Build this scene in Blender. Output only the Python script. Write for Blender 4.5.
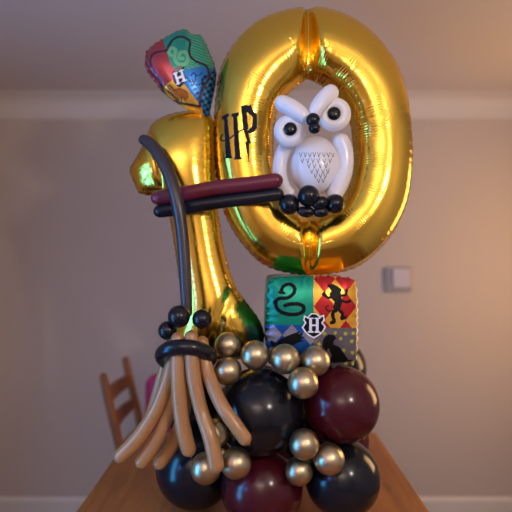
import bpy, bmesh, math, random
import numpy as np
from mathutils import Vector, Matrix, Quaternion
from mathutils.geometry import delaunay_2d_cdt

random.seed(4)
rng = np.random.default_rng(4)
for o in list(bpy.data.objects):
    bpy.data.objects.remove(o)
SC = bpy.context.scene
COL = SC.collection
PI = math.pi

# ------------------------------------------------------------------ camera
F = 480.0                 # focal length in pixels of a 512 frame
ZC = 1.49                 # camera height
TABLE_Z = ZC - 0.73
CEIL = 2.40
WALL_Y = 2.75
cam_d = bpy.data.cameras.new('camera')
cam_d.sensor_width = 36.0
cam_d.lens = 36.0 * F / 512.0
cam_d.clip_start = 0.02
cam_d.dof.use_dof = True
cam_d.dof.focus_distance = 1.2
cam_d.dof.aperture_fstop = 1.4
cam = bpy.data.objects.new('camera', cam_d)
cam.location = (0, 0, ZC)
cam.rotation_euler = (PI / 2, 0, 0)
COL.objects.link(cam)
SC.camera = cam

# ------------------------------------------------------------------ light
SC.view_settings.view_transform = 'Standard'
SC.view_settings.look = 'None'
SC.view_settings.gamma = 1.0
SC.view_settings.exposure = 0.0
world = bpy.data.worlds.new('world')
world.use_nodes = True
world.node_tree.nodes['Background'].inputs[0].default_value = (0.25, 0.32, 0.5, 1)
world.node_tree.nodes['Background'].inputs[1].default_value = 0.02
SC.world = world


def lamp(name, loc, color, watts, radius):
    d = bpy.data.lights.new(name, 'POINT')
    d.color = color
    d.energy = watts
    d.shadow_soft_size = radius
    o = bpy.data.objects.new(name, d)
    o.location = loc
    COL.objects.link(o)
    return o


lamp('ceiling_bulb', (0.85, -0.25, 1.95), (1.0, 0.88, 0.76), 29.0, 0.035)
up = bpy.data.lights.new('ceiling_bounce_fill', 'AREA')          # added soft fill behind the camera, bounced off the ceiling; no fixture
up.shape = 'DISK'
up.size = 0.35
up.color = (1.0, 0.86, 0.75)
up.energy = 66.0
upo = bpy.data.objects.new('ceiling_bounce_fill', up)
upo.location = (-0.3, -1.5, 1.75)
upo.rotation_euler = (PI, 0, 0)
COL.objects.link(upo)
WINDOW_TEAL = 14.5          # glazed door, left wall (dusk)
BLUE_PANEL = 13.0          # added glowing panel, left wall: stands in for a blue screen
WARM_PANEL = 9.0            # added glowing panel, right wall: stands in for a warm lamp


# ------------------------------------------------------------------ materials
def lin(c):
    return tuple(((v / 255.0) / 12.92 if v / 255.0 <= 0.04045 else ((v / 255.0 + 0.055) / 1.055) ** 2.4) for v in c)


def mat(name, rgb, rough=0.5, metal=0.0, **kw):
    m = bpy.data.materials.new(name)
    m.use_nodes = True
    b = m.node_tree.nodes['Principled BSDF']
    b.inputs['Base Color'].default_value = (*rgb, 1)
    b.inputs['Roughness'].default_value = rough
    b.inputs['Metallic'].default_value = metal
    for k, v in kw.items():
        b.inputs[k.replace('_', ' ')].default_value = v
    return m


def nd(m, t, **kw):
    n = m.node_tree.nodes.new(t)
    for k, v in kw.items():
        setattr(n, k, v)
    return n


def lk(m, a, b):
    m.node_tree.links.new(a, b)


def bsdf(m):
    return m.node_tree.nodes['Principled BSDF']


def add_noise_bump(m, scale, strength, dist=0.002, detail=3):
    tc = nd(m, 'ShaderNodeTexCoord')
    n = nd(m, 'ShaderNodeTexNoise')
    n.inputs['Scale'].default_value = scale
    n.inputs['Detail'].default_value = detail
    lk(m, tc.outputs['Object'], n.inputs['Vector'])
    b = nd(m, 'ShaderNodeBump')
    b.inputs['Strength'].default_value = strength
    b.inputs['Distance'].default_value = dist
    lk(m, n.outputs['Fac'], b.inputs['Height'])
    lk(m, b.outputs['Normal'], bsdf(m).inputs['Normal'])
    return m


def vary(m, c1, c2, scale, stretch=(1, 1, 1), detail=4):
    """base colour wandering between two close tones"""
    tc = nd(m, 'ShaderNodeTexCoord')
    mp = nd(m, 'ShaderNodeMapping')
    mp.inputs['Scale'].default_value = stretch
    n = nd(m, 'ShaderNodeTexNoise')
    n.inputs['Scale'].default_value = scale
    n.inputs['Detail'].default_value = detail
    r = nd(m, 'ShaderNodeValToRGB')
    r.color_ramp.elements[0].position = 0.35
    r.color_ramp.elements[0].color = (*c1, 1)
    r.color_ramp.elements[1].position = 0.65
    r.color_ramp.elements[1].color = (*c2, 1)
    lk(m, tc.outputs['Object'], mp.inputs['Vector'])
    lk(m, mp.outputs['Vector'], n.inputs['Vector'])
    lk(m, n.outputs['Fac'], r.inputs['Fac'])
    lk(m, r.outputs['Color'], bsdf(m).inputs['Base Color'])
    return m


def foil_bump(m, k, strength, dist):
    """fine pucker lines at the seams (attributes arc, wr) and faint dents"""
    a = nd(m, 'ShaderNodeAttribute', attribute_name='arc')
    w = nd(m, 'ShaderNodeAttribute', attribute_name='wr')
    mul = nd(m, 'ShaderNodeMath', operation='MULTIPLY')
    mul.inputs[1].default_value = k
    tc = nd(m, 'ShaderNodeTexCoord')
    n = nd(m, 'ShaderNodeTexNoise')
    n.inputs['Scale'].default_value = 28.0
    n.inputs['Detail'].default_value = 2.0
    lk(m, tc.outputs['Object'], n.inputs['Vector'])
    warp = nd(m, 'ShaderNodeMath', operation='MULTIPLY')
    warp.inputs[1].default_value = 9.0
    lk(m, n.outputs['Fac'], warp.inputs[0])
    add = nd(m, 'ShaderNodeMath', operation='ADD')
    lk(m, a.outputs['Fac'], mul.inputs[0])
    lk(m, mul.outputs[0], add.inputs[0])
    lk(m, warp.outputs[0], add.inputs[1])
    s = nd(m, 'ShaderNodeMath', operation='SINE')
    lk(m, add.outputs[0], s.inputs[0])
    sw = nd(m, 'ShaderNodeMath', operation='MULTIPLY')
    lk(m, s.outputs[0], sw.inputs[0])
    lk(m, w.outputs['Fac'], sw.inputs[1])
    n2 = nd(m, 'ShaderNodeTexNoise')
    n2.inputs['Scale'].default_value = 14.0
    n2.inputs['Detail'].default_value = 1.0
    lk(m, tc.outputs['Object'], n2.inputs['Vector'])
    n2m = nd(m, 'ShaderNodeMath', operation='MULTIPLY')
    n2m.inputs[1].default_value = 0.7
    lk(m, n2.outputs['Fac'], n2m.inputs[0])
    tot = nd(m, 'ShaderNodeMath', operation='ADD')
    lk(m, sw.outputs[0], tot.inputs[0])
    lk(m, n2m.outputs[0], tot.inputs[1])
    b = nd(m, 'ShaderNodeBump')
    b.inputs['Strength'].default_value = strength
    b.inputs['Distance'].default_value = dist
    lk(m, tot.outputs[0], b.inputs['Height'])
    lk(m, b.outputs['Normal'], bsdf(m).inputs['Normal'])
    return m


M = {}
M['wall'] = add_noise_bump(mat('wall_paint', lin((190, 176, 166)), 0.8), 260, 0.15, 0.001)
M['ceiling'] = mat('ceiling_paint', lin((205, 195, 192)), 0.85)
M['cove'] = mat('cove_paint', lin((205, 196, 190)), 0.7)
M['skirting'] = mat('skirting_paint', lin((215, 208, 200)), 0.4)
M['floor'] = vary(mat('floor_boards', lin((95, 68, 48)), 0.5), lin((80, 56, 38)), lin((112, 82, 58)), 4, (12, 1, 1))
M['gold'] = foil_bump(mat('gold_foil', (0.90, 0.58, 0.08), 0.16, 1.0), 900.0, 0.6, 0.0009)
M['letter'] = mat('black_vinyl', (0.006, 0.007, 0.018), 0.5, 0.0, Specular_IOR_Level=0.15)
M['black'] = mat('black_latex', (0.006, 0.007, 0.012), 0.2, 0.0, Specular_IOR_Level=0.38)
M['maroon'] = mat('burgundy_latex', (0.058, 0.005, 0.011), 0.2, 0.0, Specular_IOR_Level=0.38)
M['maroon_tube'] = mat('burgundy_pearl_latex', (0.15, 0.015, 0.032), 0.3)
M['handle'] = mat('brown_black_pearl_latex', (0.040, 0.028, 0.036), 0.32, 0.0, Specular_IOR_Level=0.6)
M['black_tube'] = mat('black_pearl_latex', (0.009, 0.009, 0.015), 0.23, 0.0, Specular_IOR_Level=0.4)
M['tan'] = mat('tan_latex', lin((172, 126, 82)), 0.3, 0.0, Subsurface_Weight=0.15, Subsurface_Radius=(0.01, 0.004, 0.002), Coat_Weight=0.2, Coat_Roughness=0.15)
M['chrome'] = mat('gold_chrome_latex', (0.54, 0.45, 0.29), 0.36, 1.0)
M['white'] = mat('white_pearl_latex', lin((232, 230, 238)), 0.28, 0.0, Subsurface_Weight=0.2, Subsurface_Radius=(0.01, 0.01, 0.01), Coat_Weight=0.2, Coat_Roughness=0.12)
M['pen'] = mat('black_marker', (0.012, 0.012, 0.016), 0.5)


def wood(name, base, dark, knot, scale=1.0, axis=1):
    m = mat(name, base, 0.42)
    tc = nd(m, 'ShaderNodeTexCoord')
    mp = nd(m, 'ShaderNodeMapping')
    st = [9 * scale, 9 * scale, 9 * scale]
    st[axis] = 1.0 * scale
    mp.inputs['Scale'].default_value = st
    lk(m, tc.outputs['Object'], mp.inputs['Vector'])
    n = nd(m, 'ShaderNodeTexNoise')
    n.inputs['Scale'].default_value = 3.0
    n.inputs['Detail'].default_value = 6.0
    n.inputs['Distortion'].default_value = 0.8
    lk(m, mp.outputs['Vector'], n.inputs['Vector'])
    r = nd(m, 'ShaderNodeValToRGB')
    r.color_ramp.elements[0].position = 0.3
    r.color_ramp.elements[0].color = (*dark, 1)
    r.color_ramp.elements[1].position = 0.62
    r.color_ramp.elements[1].color = (*base, 1)
    lk(m, n.outputs['Fac'], r.inputs['Fac'])
    mp2 = nd(m, 'ShaderNodeMapping')
    st2 = [6.0, 6.0, 6.0]
    st2[axis] = 3.0
    mp2.inputs['Scale'].default_value = st2
    lk(m, tc.outputs['Object'], mp2.inputs['Vector'])
    v = nd(m, 'ShaderNodeTexVoronoi')
    v.inputs['Scale'].default_value = 0.9
    lk(m, mp2.outputs['Vector'], v.inputs['Vector'])
    kr = nd(m, 'ShaderNodeValToRGB')
    kr.color_ramp.elements[0].position = 0.03
    kr.color_ramp.elements[0].color = (1, 1, 1, 1)
    kr.color_ramp.elements[1].position = 0.13
    kr.color_ramp.elements[1].color = (0, 0, 0, 1)
    lk(m, v.outputs['Distance'], kr.inputs['Fac'])
    mx = nd(m, 'ShaderNodeMix', data_type='RGBA')
    lk(m, kr.outputs['Color'], mx.inputs['Factor'])
    lk(m, r.outputs['Color'], mx.inputs['A'])
    mx.inputs['B'].default_value = (*knot, 1)
    lk(m, mx.outputs['Result'], bsdf(m).inputs['Base Color'])
    return m


M['pine'] = wood('oiled_pine', lin((162, 104, 48)), lin((132, 80, 36)), lin((80, 45, 22)))
M['chair_pine'] = wood('stained_pine', lin((142, 84, 44)), lin((116, 66, 32)), lin((80, 45, 22)), 1.5, 2)
M['magenta'] = mat('magenta_cloth', lin((190, 45, 105)), 0.7)
M['magenta_dark'] = mat('magenta_webbing', lin((130, 28, 72)), 0.7)
M['plastic'] = mat('grey_plastic', lin((190, 183, 192)), 0.45)
M['plastic_frame'] = mat('darker_grey_plastic', lin((150, 143, 146)), 0.5)


def glow(name, rgb, strength):
    m = mat(name, (0.02, 0.02, 0.02), 0.1)
    bsdf(m).inputs['Emission Color'].default_value = (*rgb, 1)
    bsdf(m).inputs['Emission Strength'].default_value = strength
    return m


M['dusk'] = glow('dusk_glass', (0.06, 0.42, 1.0), WINDOW_TEAL)
M['blue_glow'] = glow('added_blue_glow', (0.10, 0.22, 1.0), BLUE_PANEL)
M['warm_glow'] = glow('added_warm_glow', (1.0, 0.60, 0.28), WARM_PANEL)


def printed(name, rgb255, metal=0.55, rough=0.27):
    return foil_bump(mat('print_' + name, lin(rgb255), rough, metal), 2100.0, 0.35, 0.0008)


PR = {k: printed(k, c) for k, c in {
    'teal': (8, 150, 120), 'red': (190, 38, 40), 'yellow': (238, 178, 60), 'blue': (24, 92, 175),
    'grey': (120, 114, 120), 'pale_grey': (150, 150, 165), 'lime': (205, 205, 40), 'mint': (120, 200, 150),
    'dull_red': (165, 70, 78), 'orange': (205, 120, 50), 'sky': (40, 120, 200), 'navy': (30, 40, 80), 'crest_teal': (45, 155, 135)}.items()}
PR['ink'] = printed('ink', (10, 9, 12), 0.0, 0.45)
bsdf(PR['ink']).inputs['Specular IOR Level'].default_value = 0.15
PR['plum_ink'] = printed('plum_ink', (42, 22, 48), 0.1, 0.3)
PR['silver'] = printed('silver', (215, 215, 225), 0.7, 0.25)
PR['white_ink'] = printed('white_ink', (232, 232, 242), 0.1, 0.35)
PR['clear_edge'] = printed('clear_edge', (175, 172, 168), 0.8, 0.25)


# ------------------------------------------------------------------ helpers
def P(x, y, Y):
    """point of the place that shows at pixel (x, y) at distance Y"""
    return Vector(((x - 256) * Y / F, Y, ZC - (y - 256) * Y / F))


def tag(o, label=None, cat=None, group=None, kind=None):
    if label: o['label'] = label
    if cat: o['category'] = cat
    if group: o['group'] = group
    if kind: o['kind'] = kind
    return o


def empty(name, loc):
    e = bpy.data.objects.new(name, None)
    e.empty_display_size = 0.05
    e.location = loc
    COL.objects.link(e)
    return e


def link(name, bm, mats, parent=None, loc=(0, 0, 0), smooth=True):
    """bm in world coordinates; the object's origin goes to loc"""
    loc = Vector(loc)
    if parent is not None:
        loc = Vector(parent_loc(parent))
    for v in bm.verts:
        v.co -= loc
    me = bpy.data.meshes.new(name)
    bmesh.ops.recalc_face_normals(bm, faces=bm.faces[:])
    bm.to_mesh(me)
    bm.free()
    for m in (mats if isinstance(mats, (list, tuple)) else [mats]):
        me.materials.append(m)
    if smooth:
        me.polygons.foreach_set('use_smooth', [True] * len(me.polygons))
    o = bpy.data.objects.new(name, me)
    COL.objects.link(o)
    if parent is not None:
        o.parent = parent
    else:
        o.location = loc
    return o


def parent_loc(p):
    v = Vector(p.location)
    while p.parent is not None:
        p = p.parent
        v += Vector(p.location)
    return v


def structure(o):
    o['kind'] = 'structure'
    return o


def box_bm(c, size, bevel=0.0, bm=None, rot=None, segs=2):
    b = bmesh.new()
    bmesh.ops.create_cube(b, size=1.0)
    for v in b.verts:
        v.co = Vector((v.co.x * size[0], v.co.y * size[1], v.co.z * size[2]))
    if bevel:
        bmesh.ops.bevel(b, geom=b.edges[:], offset=bevel, segments=segs, profile=0.5, affect='EDGES')
    for v in b.verts:
        if rot is not None:
            v.co = rot @ v.co
        v.co += Vector(c)
    if bm is None:
        return b
    merge(bm, b)
    return bm


def merge(bm, other, mi=None):
    me = bpy.data.meshes.new('tmp')
    other.to_mesh(me)
    other.free()
    n0 = len(bm.faces)
    bm.from_mesh(me)
    bpy.data.meshes.remove(me)
    if mi is not None:
        bm.faces.ensure_lookup_table()
        for f in bm.faces[n0:]:
            f.material_index = mi
    return bm


def spline(pts, n):
    """Catmull-Rom through rows of numbers, n samples evenly spaced in arc length"""
    A = np.array(pts, float)
    A = np.vstack([2 * A[0] - A[1], A, 2 * A[-1] - A[-2]])
    out = []
    for i in range(1, len(A) - 2):
        t = np.linspace(0, 1, 30, endpoint=False)[:, None]
        p0, p1, p2, p3 = A[i - 1], A[i], A[i + 1], A[i + 2]
        out.append(0.5 * (2 * p1 + (p2 - p0) * t + (2 * p0 - 5 * p1 + 4 * p2 - p3) * t ** 2 + (3 * p1 - p0 - 3 * p2 + p3) * t ** 3))
    out.append(A[-2][None])
    C = np.vstack(out)
    s = np.r_[0, np.cumsum(np.linalg.norm(np.diff(C[:, :3], axis=0), axis=1))]
    u = np.linspace(0, s[-1], n)
    return np.stack([np.interp(u, s, C[:, k]) for k in range(C.shape[1])], 1), u


def sweep(pts, n=60, ring=20, round_ends=True, closed=False, nipple=False):
    """tube through rows (x, y, z, radius) in world coordinates"""
    if closed:
        C = np.array(pts, float)
        n = len(C)
        u = None
    else:
        C, u = spline(pts, n)
    if round_ends and not closed:
        r0, r1, L = C[0, 3], C[-1, 3], u[-1]
        # extra samples inside the caps
        uu = np.unique(np.r_[u, r0 * (1 - np.cos(np.linspace(0, PI / 2, 7))), L - r1 * (1 - np.cos(np.linspace(0, PI / 2, 7)))])
        C = np.stack([np.interp(uu, u, C[:, k]) for k in range(4)], 1)
        f0 = np.clip(1 - uu / r0, 0, 1)
        f1 = np.clip(1 - (L - uu) / r1, 0, 1)
        C[:, 3] *= np.sqrt(np.clip(1 - f0 ** 2, 1e-4, 1)) * np.sqrt(np.clip(1 - f1 ** 2, 1e-4, 1))
        n = len(C)
    T = np.gradient(C[:, :3], axis=0) if not closed else (np.roll(C[:, :3], -1, 0) - np.roll(C[:, :3], 1, 0))
    T /= np.linalg.norm(T, axis=1)[:, None] + 1e-12
    bm = bmesh.new()
    up = Vector((0, 0, 1)) if abs(T[0][2]) < 0.9 else Vector((1, 0, 0))
    nrm = Vector(T[0]).cross(up).normalized()
    rings = []
    for i in range(n):
        t = Vector(T[i])
        if i > 0:
            nrm = (nrm - t * nrm.dot(t)).normalized()
        b = t.cross(nrm)
        c = Vector(C[i, :3])
        rings.append([bm.verts.new(c + (nrm * math.cos(a) + b * math.sin(a)) * C[i, 3]) for a in np.linspace(0, 2 * PI, ring, endpoint=False)])
    rng_i = range(n) if closed else range(n - 1)
    for i in rng_i:
        A, B = rings[i], rings[(i + 1) % n]
        for k in range(ring):
            bm.faces.new((A[k], A[(k + 1) % ring], B[(k + 1) % ring], B[k]))
    if not closed:
        bm.faces.new(rings[0][::-1])
        bm.faces.new(rings[-1])
    return bm


def tube_px(rows, **kw):
    """rows (px, py, Y, radius in px) -> swept tube"""
    w = []
    for x, y, Y, r in rows:
        p = P(x, y, Y)
        w.append((p.x, p.y, p.z, r * Y / F))
    return sweep(w, **kw)


def ball_bm(c, r, neck=None, seg=48, squash=1.0):
    """latex balloon: slightly pear-shaped towards its tied neck"""
    b = bmesh.new()
    d = Vector(neck).normalized() if neck is not None else Vector((0, 1, 0))
    q = Vector((0, 0, 1)).rotation_difference(d)
    prof = []
    for t in np.linspace(0, PI, 30):
        z, rad = -math.cos(t) * r, math.sin(t) * r
        if z > 0.55 * r:                      # drawn out towards the neck
            e = (z / r - 0.55) / 0.45
            z += 0.16 * r * e * e
        prof.append((rad, z))
    prof[-1] = (0.05 * r, prof[-1][1])
    zt = prof[-1][1]
    prof += [(0.035 * r + 0.0012, zt + 0.03 * r), (0.075 * r + 0.001, zt + 0.07 * r), (0.085 * r + 0.001, zt + 0.10 * r), (0.03 * r, zt + 0.105 * r)]
    rings = []
    for rad, z in prof[1:]:
        rings.append([b.verts.new(Vector(c) + q @ Vector((rad * math.cos(a), rad * math.sin(a), z))) for a in np.linspace(0, 2 * PI, seg, endpoint=False)])
    tip = b.verts.new(Vector(c) + q @ Vector((0, 0, prof[0][1])))
    for k in range(seg):
        b.faces.new((tip, rings[0][(k + 1) % seg], rings[0][k]))
    for A, B in zip(rings, rings[1:]):
        for k in range(seg):
            b.faces.new((A[k], A[(k + 1) % seg], B[(k + 1) % seg], B[k]))
    b.faces.new(rings[-1])
    return b


def ellipsoid_bm(c, rx, ry, rz, u=40, v=24):
    b = bmesh.new()
    bmesh.ops.create_uvsphere(b, u_segments=u, v_segments=v, radius=1.0)
    for w in b.verts:
        w.co = Vector((w.co.x * rx, w.co.y * ry, w.co.z * rz)) + Vector(c)
    return b


# ---- polygons in pixel space
def inside(pts, poly):
    poly = np.asarray(poly, float)
    x, y = pts[:, 0], pts[:, 1]
    c = np.zeros(len(pts), bool)
    for (x0, y0), (x1, y1) in zip(poly, np.roll(poly, -1, 0)):
        if y0 == y1:
            continue
        k = ((y0 > y) != (y1 > y)) & (x < (x1 - x0) * (y - y0) / (y1 - y0) + x0)
        c ^= k
    return c


def seg_dist(pts, line, closed=False):
    """distance to a polyline and arc position of the nearest point"""
    L = np.asarray(line, float)
    A = L if closed else L[:-1]
    B = np.roll(L, -1, 0) if closed else L[1:]
    best = np.full(len(pts), 1e9)
    arc = np.zeros(len(pts))
    s = 0.0
    for a, b in zip(A, B):
        d = b - a
        l = math.hypot(*d)
        if l < 1e-9:
            continue
        t = np.clip(((pts - a) @ d) / (l * l), 0, 1)
        q = np.hypot(*(pts - a - t[:, None] * d).T)
        k = q < best
        best[k] = q[k]
        arc[k] = s + t[k] * l
        s += l
    return best, arc


def stroke(pts, line, w, smooth=True):
    if smooth and len(line) > 2:
        line = spline(np.c_[np.array(line, float), np.zeros(len(line))], max(24, 6 * len(line)))[0][:, :2]
    return seg_dist(pts, line)[0] < w / 2


def smooth_loop(pts, step):
    A = np.array(pts, float)
    n = len(A)
    out = []
    for i in range(n):
        p0, p1, p2, p3 = A[i - 1], A[i], A[(i + 1) % n], A[(i + 2) % n]
        t = np.linspace(0, 1, 24, endpoint=False)[:, None]
        out.append(0.5 * (2 * p1 + (p2 - p0) * t + (2 * p0 - 5 * p1 + 4 * p2 - p3) * t ** 2 + (3 * p1 - p0 - 3 * p2 + p3) * t ** 3))
    C = np.vstack(out)
    C = np.vstack([C, C[:1]])
    s = np.r_[0, np.cumsum(np.hypot(*np.diff(C, axis=0).T))]
    k = int(s[-1] / step)
    u = np.linspace(0, s[-1], k, endpoint=False)
    return np.stack([np.interp(u, s, C[:, 0]), np.interp(u, s, C[:, 1])], 1)


def hard_loop(pts, step):
    C = np.vstack([np.array(pts, float), np.array(pts[:1], float)])
    s = np.r_[0, np.cumsum(np.hypot(*np.diff(C, axis=0).T))]
    k = int(s[-1] / step)
    u = np.linspace(0, s[-1], k, endpoint=False)
    return np.stack([np.interp(u, s, C[:, 0]), np.interp(u, s, C[:, 1])], 1)


def scallop(loop, period, amp):
    n = len(loop)
    d = np.roll(loop, -1, 0) - np.roll(loop, 1, 0)
    nrm = np.stack([d[:, 1], -d[:, 0]], 1) / (np.hypot(*d.T)[:, None] + 1e-9)
    s = np.r_[0, np.cumsum(np.hypot(*np.diff(loop, axis=0).T))]
    ph = np.cumsum(rng.normal(0, 0.25, n)) * 0.35
    return loop + nrm * (amp * np.abs(np.sin(PI * s / period + ph)))[:, None]


def foil_mesh(outer, holes, spacing, fine=(), fine_step=0.7):
    """triangulate a pixel outline, solve the pillow height; returns verts, tris, boundary mask, height (px)"""
    loops = [outer] + list(holes)
    x0, y0 = outer.min(0)
    x1, y1 = outer.max(0)
    gx, gy = np.meshgrid(np.arange(x0, x1, spacing), np.arange(y0, y1, spacing * 0.866))
    gx = gx + (np.arange(gx.shape[0]) % 2)[:, None] * spacing * 0.5
    G = np.c_[gx.ravel(), gy.ravel()]
    for (a, b, c, d) in fine:
        G = G[~((G[:, 0] > a) & (G[:, 0] < c) & (G[:, 1] > b) & (G[:, 1] < d))]
        fx, fy = np.meshgrid(np.arange(a, c, fine_step), np.arange(b, d, fine_step))
        G = np.vstack([G, np.c_[fx.ravel(), fy.ravel()]])
    k = inside(G, outer)
    for h in holes:
        k &= ~inside(G, h)
    G = G[k]
    md = np.min([seg_dist(G, l, True)[0] for l in loops], axis=0)
    G = G[md > 0.45 * min(spacing, 1.5)]
    V = np.vstack(loops + [G])
    E = []
    o = 0
    for l in loops:
        n = len(l)
        E += [(o + i, o + (i + 1) % n) for i in range(n)]
        o += n
    vs, es, fs, ov, oe, of = delaunay_2d_cdt([Vector(v) for v in V], E, [], 0, 1e-5)
    V = np.array([tuple(v) for v in vs])
    T = np.array([f for f in fs if len(f) == 3])
    C = V[T].mean(1)
    k = inside(C, outer)
    for h in holes:
        k &= ~inside(C, h)
    T = T[k]
    used = np.unique(T)
    mp = -np.ones(len(V), int)
    mp[used] = np.arange(len(used))
    V, T = V[used], mp[T]
    # orient
    e1, e2 = V[T[:, 1]] - V[T[:, 0]], V[T[:, 2]] - V[T[:, 0]]
    ar = e1[:, 0] * e2[:, 1] - e1[:, 1] * e2[:, 0]
    T[ar < 0] = T[ar < 0][:, ::-1]
    area = np.abs(ar) / 2
    # boundary = edges used once
    ed = np.sort(np.vstack([T[:, [0, 1]], T[:, [1, 2]], T[:, [2, 0]]]), 1)
    u, cnt = np.unique(ed, axis=0, return_counts=True)
    bd = np.zeros(len(V), bool)
    bd[u[cnt == 1].ravel()] = True
    # finite elements: -lap h = 2, h = 0 on the seam
    I, J, W = [], [], []
    for a, b, c in ((0, 1, 2), (1, 2, 0), (2, 0, 1)):
        p, q, r = V[T[:, a]], V[T[:, b]], V[T[:, c]]
        A, B = p - r, q - r
        cot = (A * B).sum(1) / (np.abs(A[:, 0] * B[:, 1] - A[:, 1] * B[:, 0]) + 1e-9)
        I.append(T[:, a]); J.append(T[:, b]); W.append(np.clip(cot, -5, 20) / 2)
    I, J, W = np.concatenate(I), np.concatenate(J), np.concatenate(W)
    n = len(V)
    deg = np.bincount(I, W, n) + np.bincount(J, W, n)
    rhs = 2.0 * np.bincount(T.ravel(), np.repeat(area / 3, 3), n)
    free = ~bd

    def mul(x):
        return deg * x - np.bincount(I, W * x[J], n) - np.bincount(J, W * x[I], n)
    x = np.zeros(n)
    D = np.where(deg > 1e-9, deg, 1)
    r = np.where(free, rhs, 0)
    z = r / D
    p = z.copy()
    rz = (r * z).sum()
    for it in range(900):
        Ap = np.where(free, mul(p), 0)
        al = rz / ((p * Ap).sum() + 1e-30)
        x += al * p
        r -= al * Ap
        z = r / D
        rn = (r * z).sum()
        if rn < 1e-7 * abs(rhs.sum()):
            break
        p = z + rn / rz * p
        rz = rn
    return V, T, bd, np.clip(x, 0, None)


def foil_balloon(name, outer, holes, Y, spacing, flat, mats, matfn, parent=None, loc=(0, 0, 0), flange=1.6,
                 wr_out=(0.45, 5.0), wr_in=(1.0, 15.0), pucker=(0.55, 3.8, 7.5), shape=None, power=0.5, fine=(), fine_step=0.7, bend=None):
    """seamed foil balloon whose seam lies in the plane at distance Y"""
    s = Y / F
    V, T, bd, h = foil_mesh(outer, holes, spacing, fine, fine_step)
    z = np.power(h, power)
    if power != 0.5:
        z *= math.sqrt(h.max()) / h.max() ** power
    dist, arc = seg_dist(V, outer, True)
    wr = wr_out[0] * np.exp(-dist / wr_out[1])
    pk = pucker[0] * np.exp(-dist / pucker[1]) * np.sin(2 * PI * arc / pucker[2] + 1.3 * np.sin(arc * 0.11) + 0.8 * np.sin(arc * 0.043))
    for hl in holes:
        d2, a2 = seg_dist(V, hl, True)
        k = d2 < dist
        w2 = wr_in[0] * np.exp(-d2 / wr_in[1]) * (0.55 + 0.45 * np.sin(a2 * 0.21 + 2 * np.sin(a2 * 0.05)))
        wr = np.where(k, w2, wr)
        pk = np.where(k, 1.15 * pucker[0] * np.exp(-d2 / (pucker[1] * 1.9)) * np.sin(2 * PI * a2 / (pucker[2] * 0.8) + 1.5 * np.sin(a2 * 0.13)), pk)
        arc = np.where(k, a2 + 5000, arc)
        dist = np.minimum(dist, d2)
    rise = np.clip((dist - flange) / 2.5, 0, 1)         # narrow flat welded margin
    z = z * (0.25 + 0.75 * rise) * np.where(dist < 0.01, 0, 1)
    if shape is not None:
        z = shape(V, z)
    zf = z * flat + pk * np.clip(dist / 3, 0.0, 1) * 0.9
    zb = z * flat * 0.95
    mid = 0.55 * pk * np.exp(-dist / 3.0) + (bend(V) if bend is not None else 0)
    n = len(V)
    X = (V[:, 0] - 256) * s
    Z = ZC - (V[:, 1] - 256) * s
    front = np.c_[X, Y + (mid - zf) * s, Z]
    back = np.c_[X, Y + (mid + np.maximum(zb, 0.12)) * s, Z]
    inner = ~bd
    bi = -np.ones(n, int)
    bi[inner] = n + np.arange(inner.sum())
    bi[bd] = np.arange(n)[bd]
    VV = np.vstack([front, back[inner]])
    TT = np.vstack([T, bi[T][:, ::-1]])
    L = Vector(parent_loc(parent)) if parent is not None else Vector(loc)
    me = bpy.data.meshes.new(name)
    me.from_pydata((VV - np.array(L)).tolist(), [], TT.tolist())
    for m in mats:
        me.materials.append(m)
    if matfn is not None:
        c3 = front[T].mean(1)
        pp = np.c_[256 + c3[:, 0] * F / c3[:, 1], 256 + (ZC - c3[:, 2]) * F / c3[:, 1]]
        mi = np.concatenate([matfn(pp), matfn(V[T].mean(1), True)])
        me.polygons.foreach_set('material_index', mi.astype(np.int32))
    me.polygons.foreach_set('use_smooth', [True] * len(TT))
    for an, av in (('arc', arc * s), ('wr', wr)):
        at = me.attributes.new(an, 'FLOAT', 'POINT')
        at.data.foreach_set('value', np.r_[av, av[inner]].astype(np.float32))
    me.update()
    o = bpy.data.objects.new(name, me)
    COL.objects.link(o)
    if parent is not None:
        o.parent = parent
    else:
        o.location = L
    return o


# ------------------------------------------------------------------ the room
XL, XR, YF = -1.75, 1.85, -2.3
structure(link('floor', box_bm(((XL + XR) / 2, (YF + WALL_Y) / 2, -0.05), (XR - XL + 0.2, WALL_Y - YF + 0.2, 0.1)), M['floor'], smooth=False))
structure(link('ceiling', box_bm(((XL + XR) / 2, (YF + WALL_Y) / 2, CEIL + 0.05), (XR - XL + 0.2, WALL_Y - YF + 0.2, 0.1)), M['ceiling'], smooth=False))
structure(link('wall_back', box_bm(((XL + XR) / 2, WALL_Y + 0.05, CEIL / 2), (XR - XL + 0.2, 0.1, CEIL)), M['wall'], smooth=False))
structure(link('wall_front', box_bm(((XL + XR) / 2, YF - 0.05, CEIL / 2), (XR - XL + 0.2, 0.1, CEIL)), M['wall'], smooth=False))


def side_wall(name, x, sx, openings):
    """wall slab at x, running along Y, with openings (ya, yb, za, zb) sorted by ya"""
    bm = bmesh.new()
    y = YF
    for (ya, yb, za, zb) in openings:
        box_bm((x + sx * 0.05, (y + ya) / 2, CEIL / 2), (0.1, ya - y, CEIL), bm=bm)
        if za > 0:
            box_bm((x + sx * 0.05, (ya + yb) / 2, za / 2), (0.1, yb - ya, za), bm=bm)
        box_bm((x + sx * 0.05, (ya + yb) / 2, (zb + CEIL) / 2), (0.1, yb - ya, CEIL - zb), bm=bm)
        y = yb
    box_bm((x + sx * 0.05, (y + WALL_Y) / 2, CEIL / 2), (0.1, WALL_Y - y, CEIL), bm=bm)
    return structure(link(name, bm, M['wall'], smooth=False))


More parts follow.
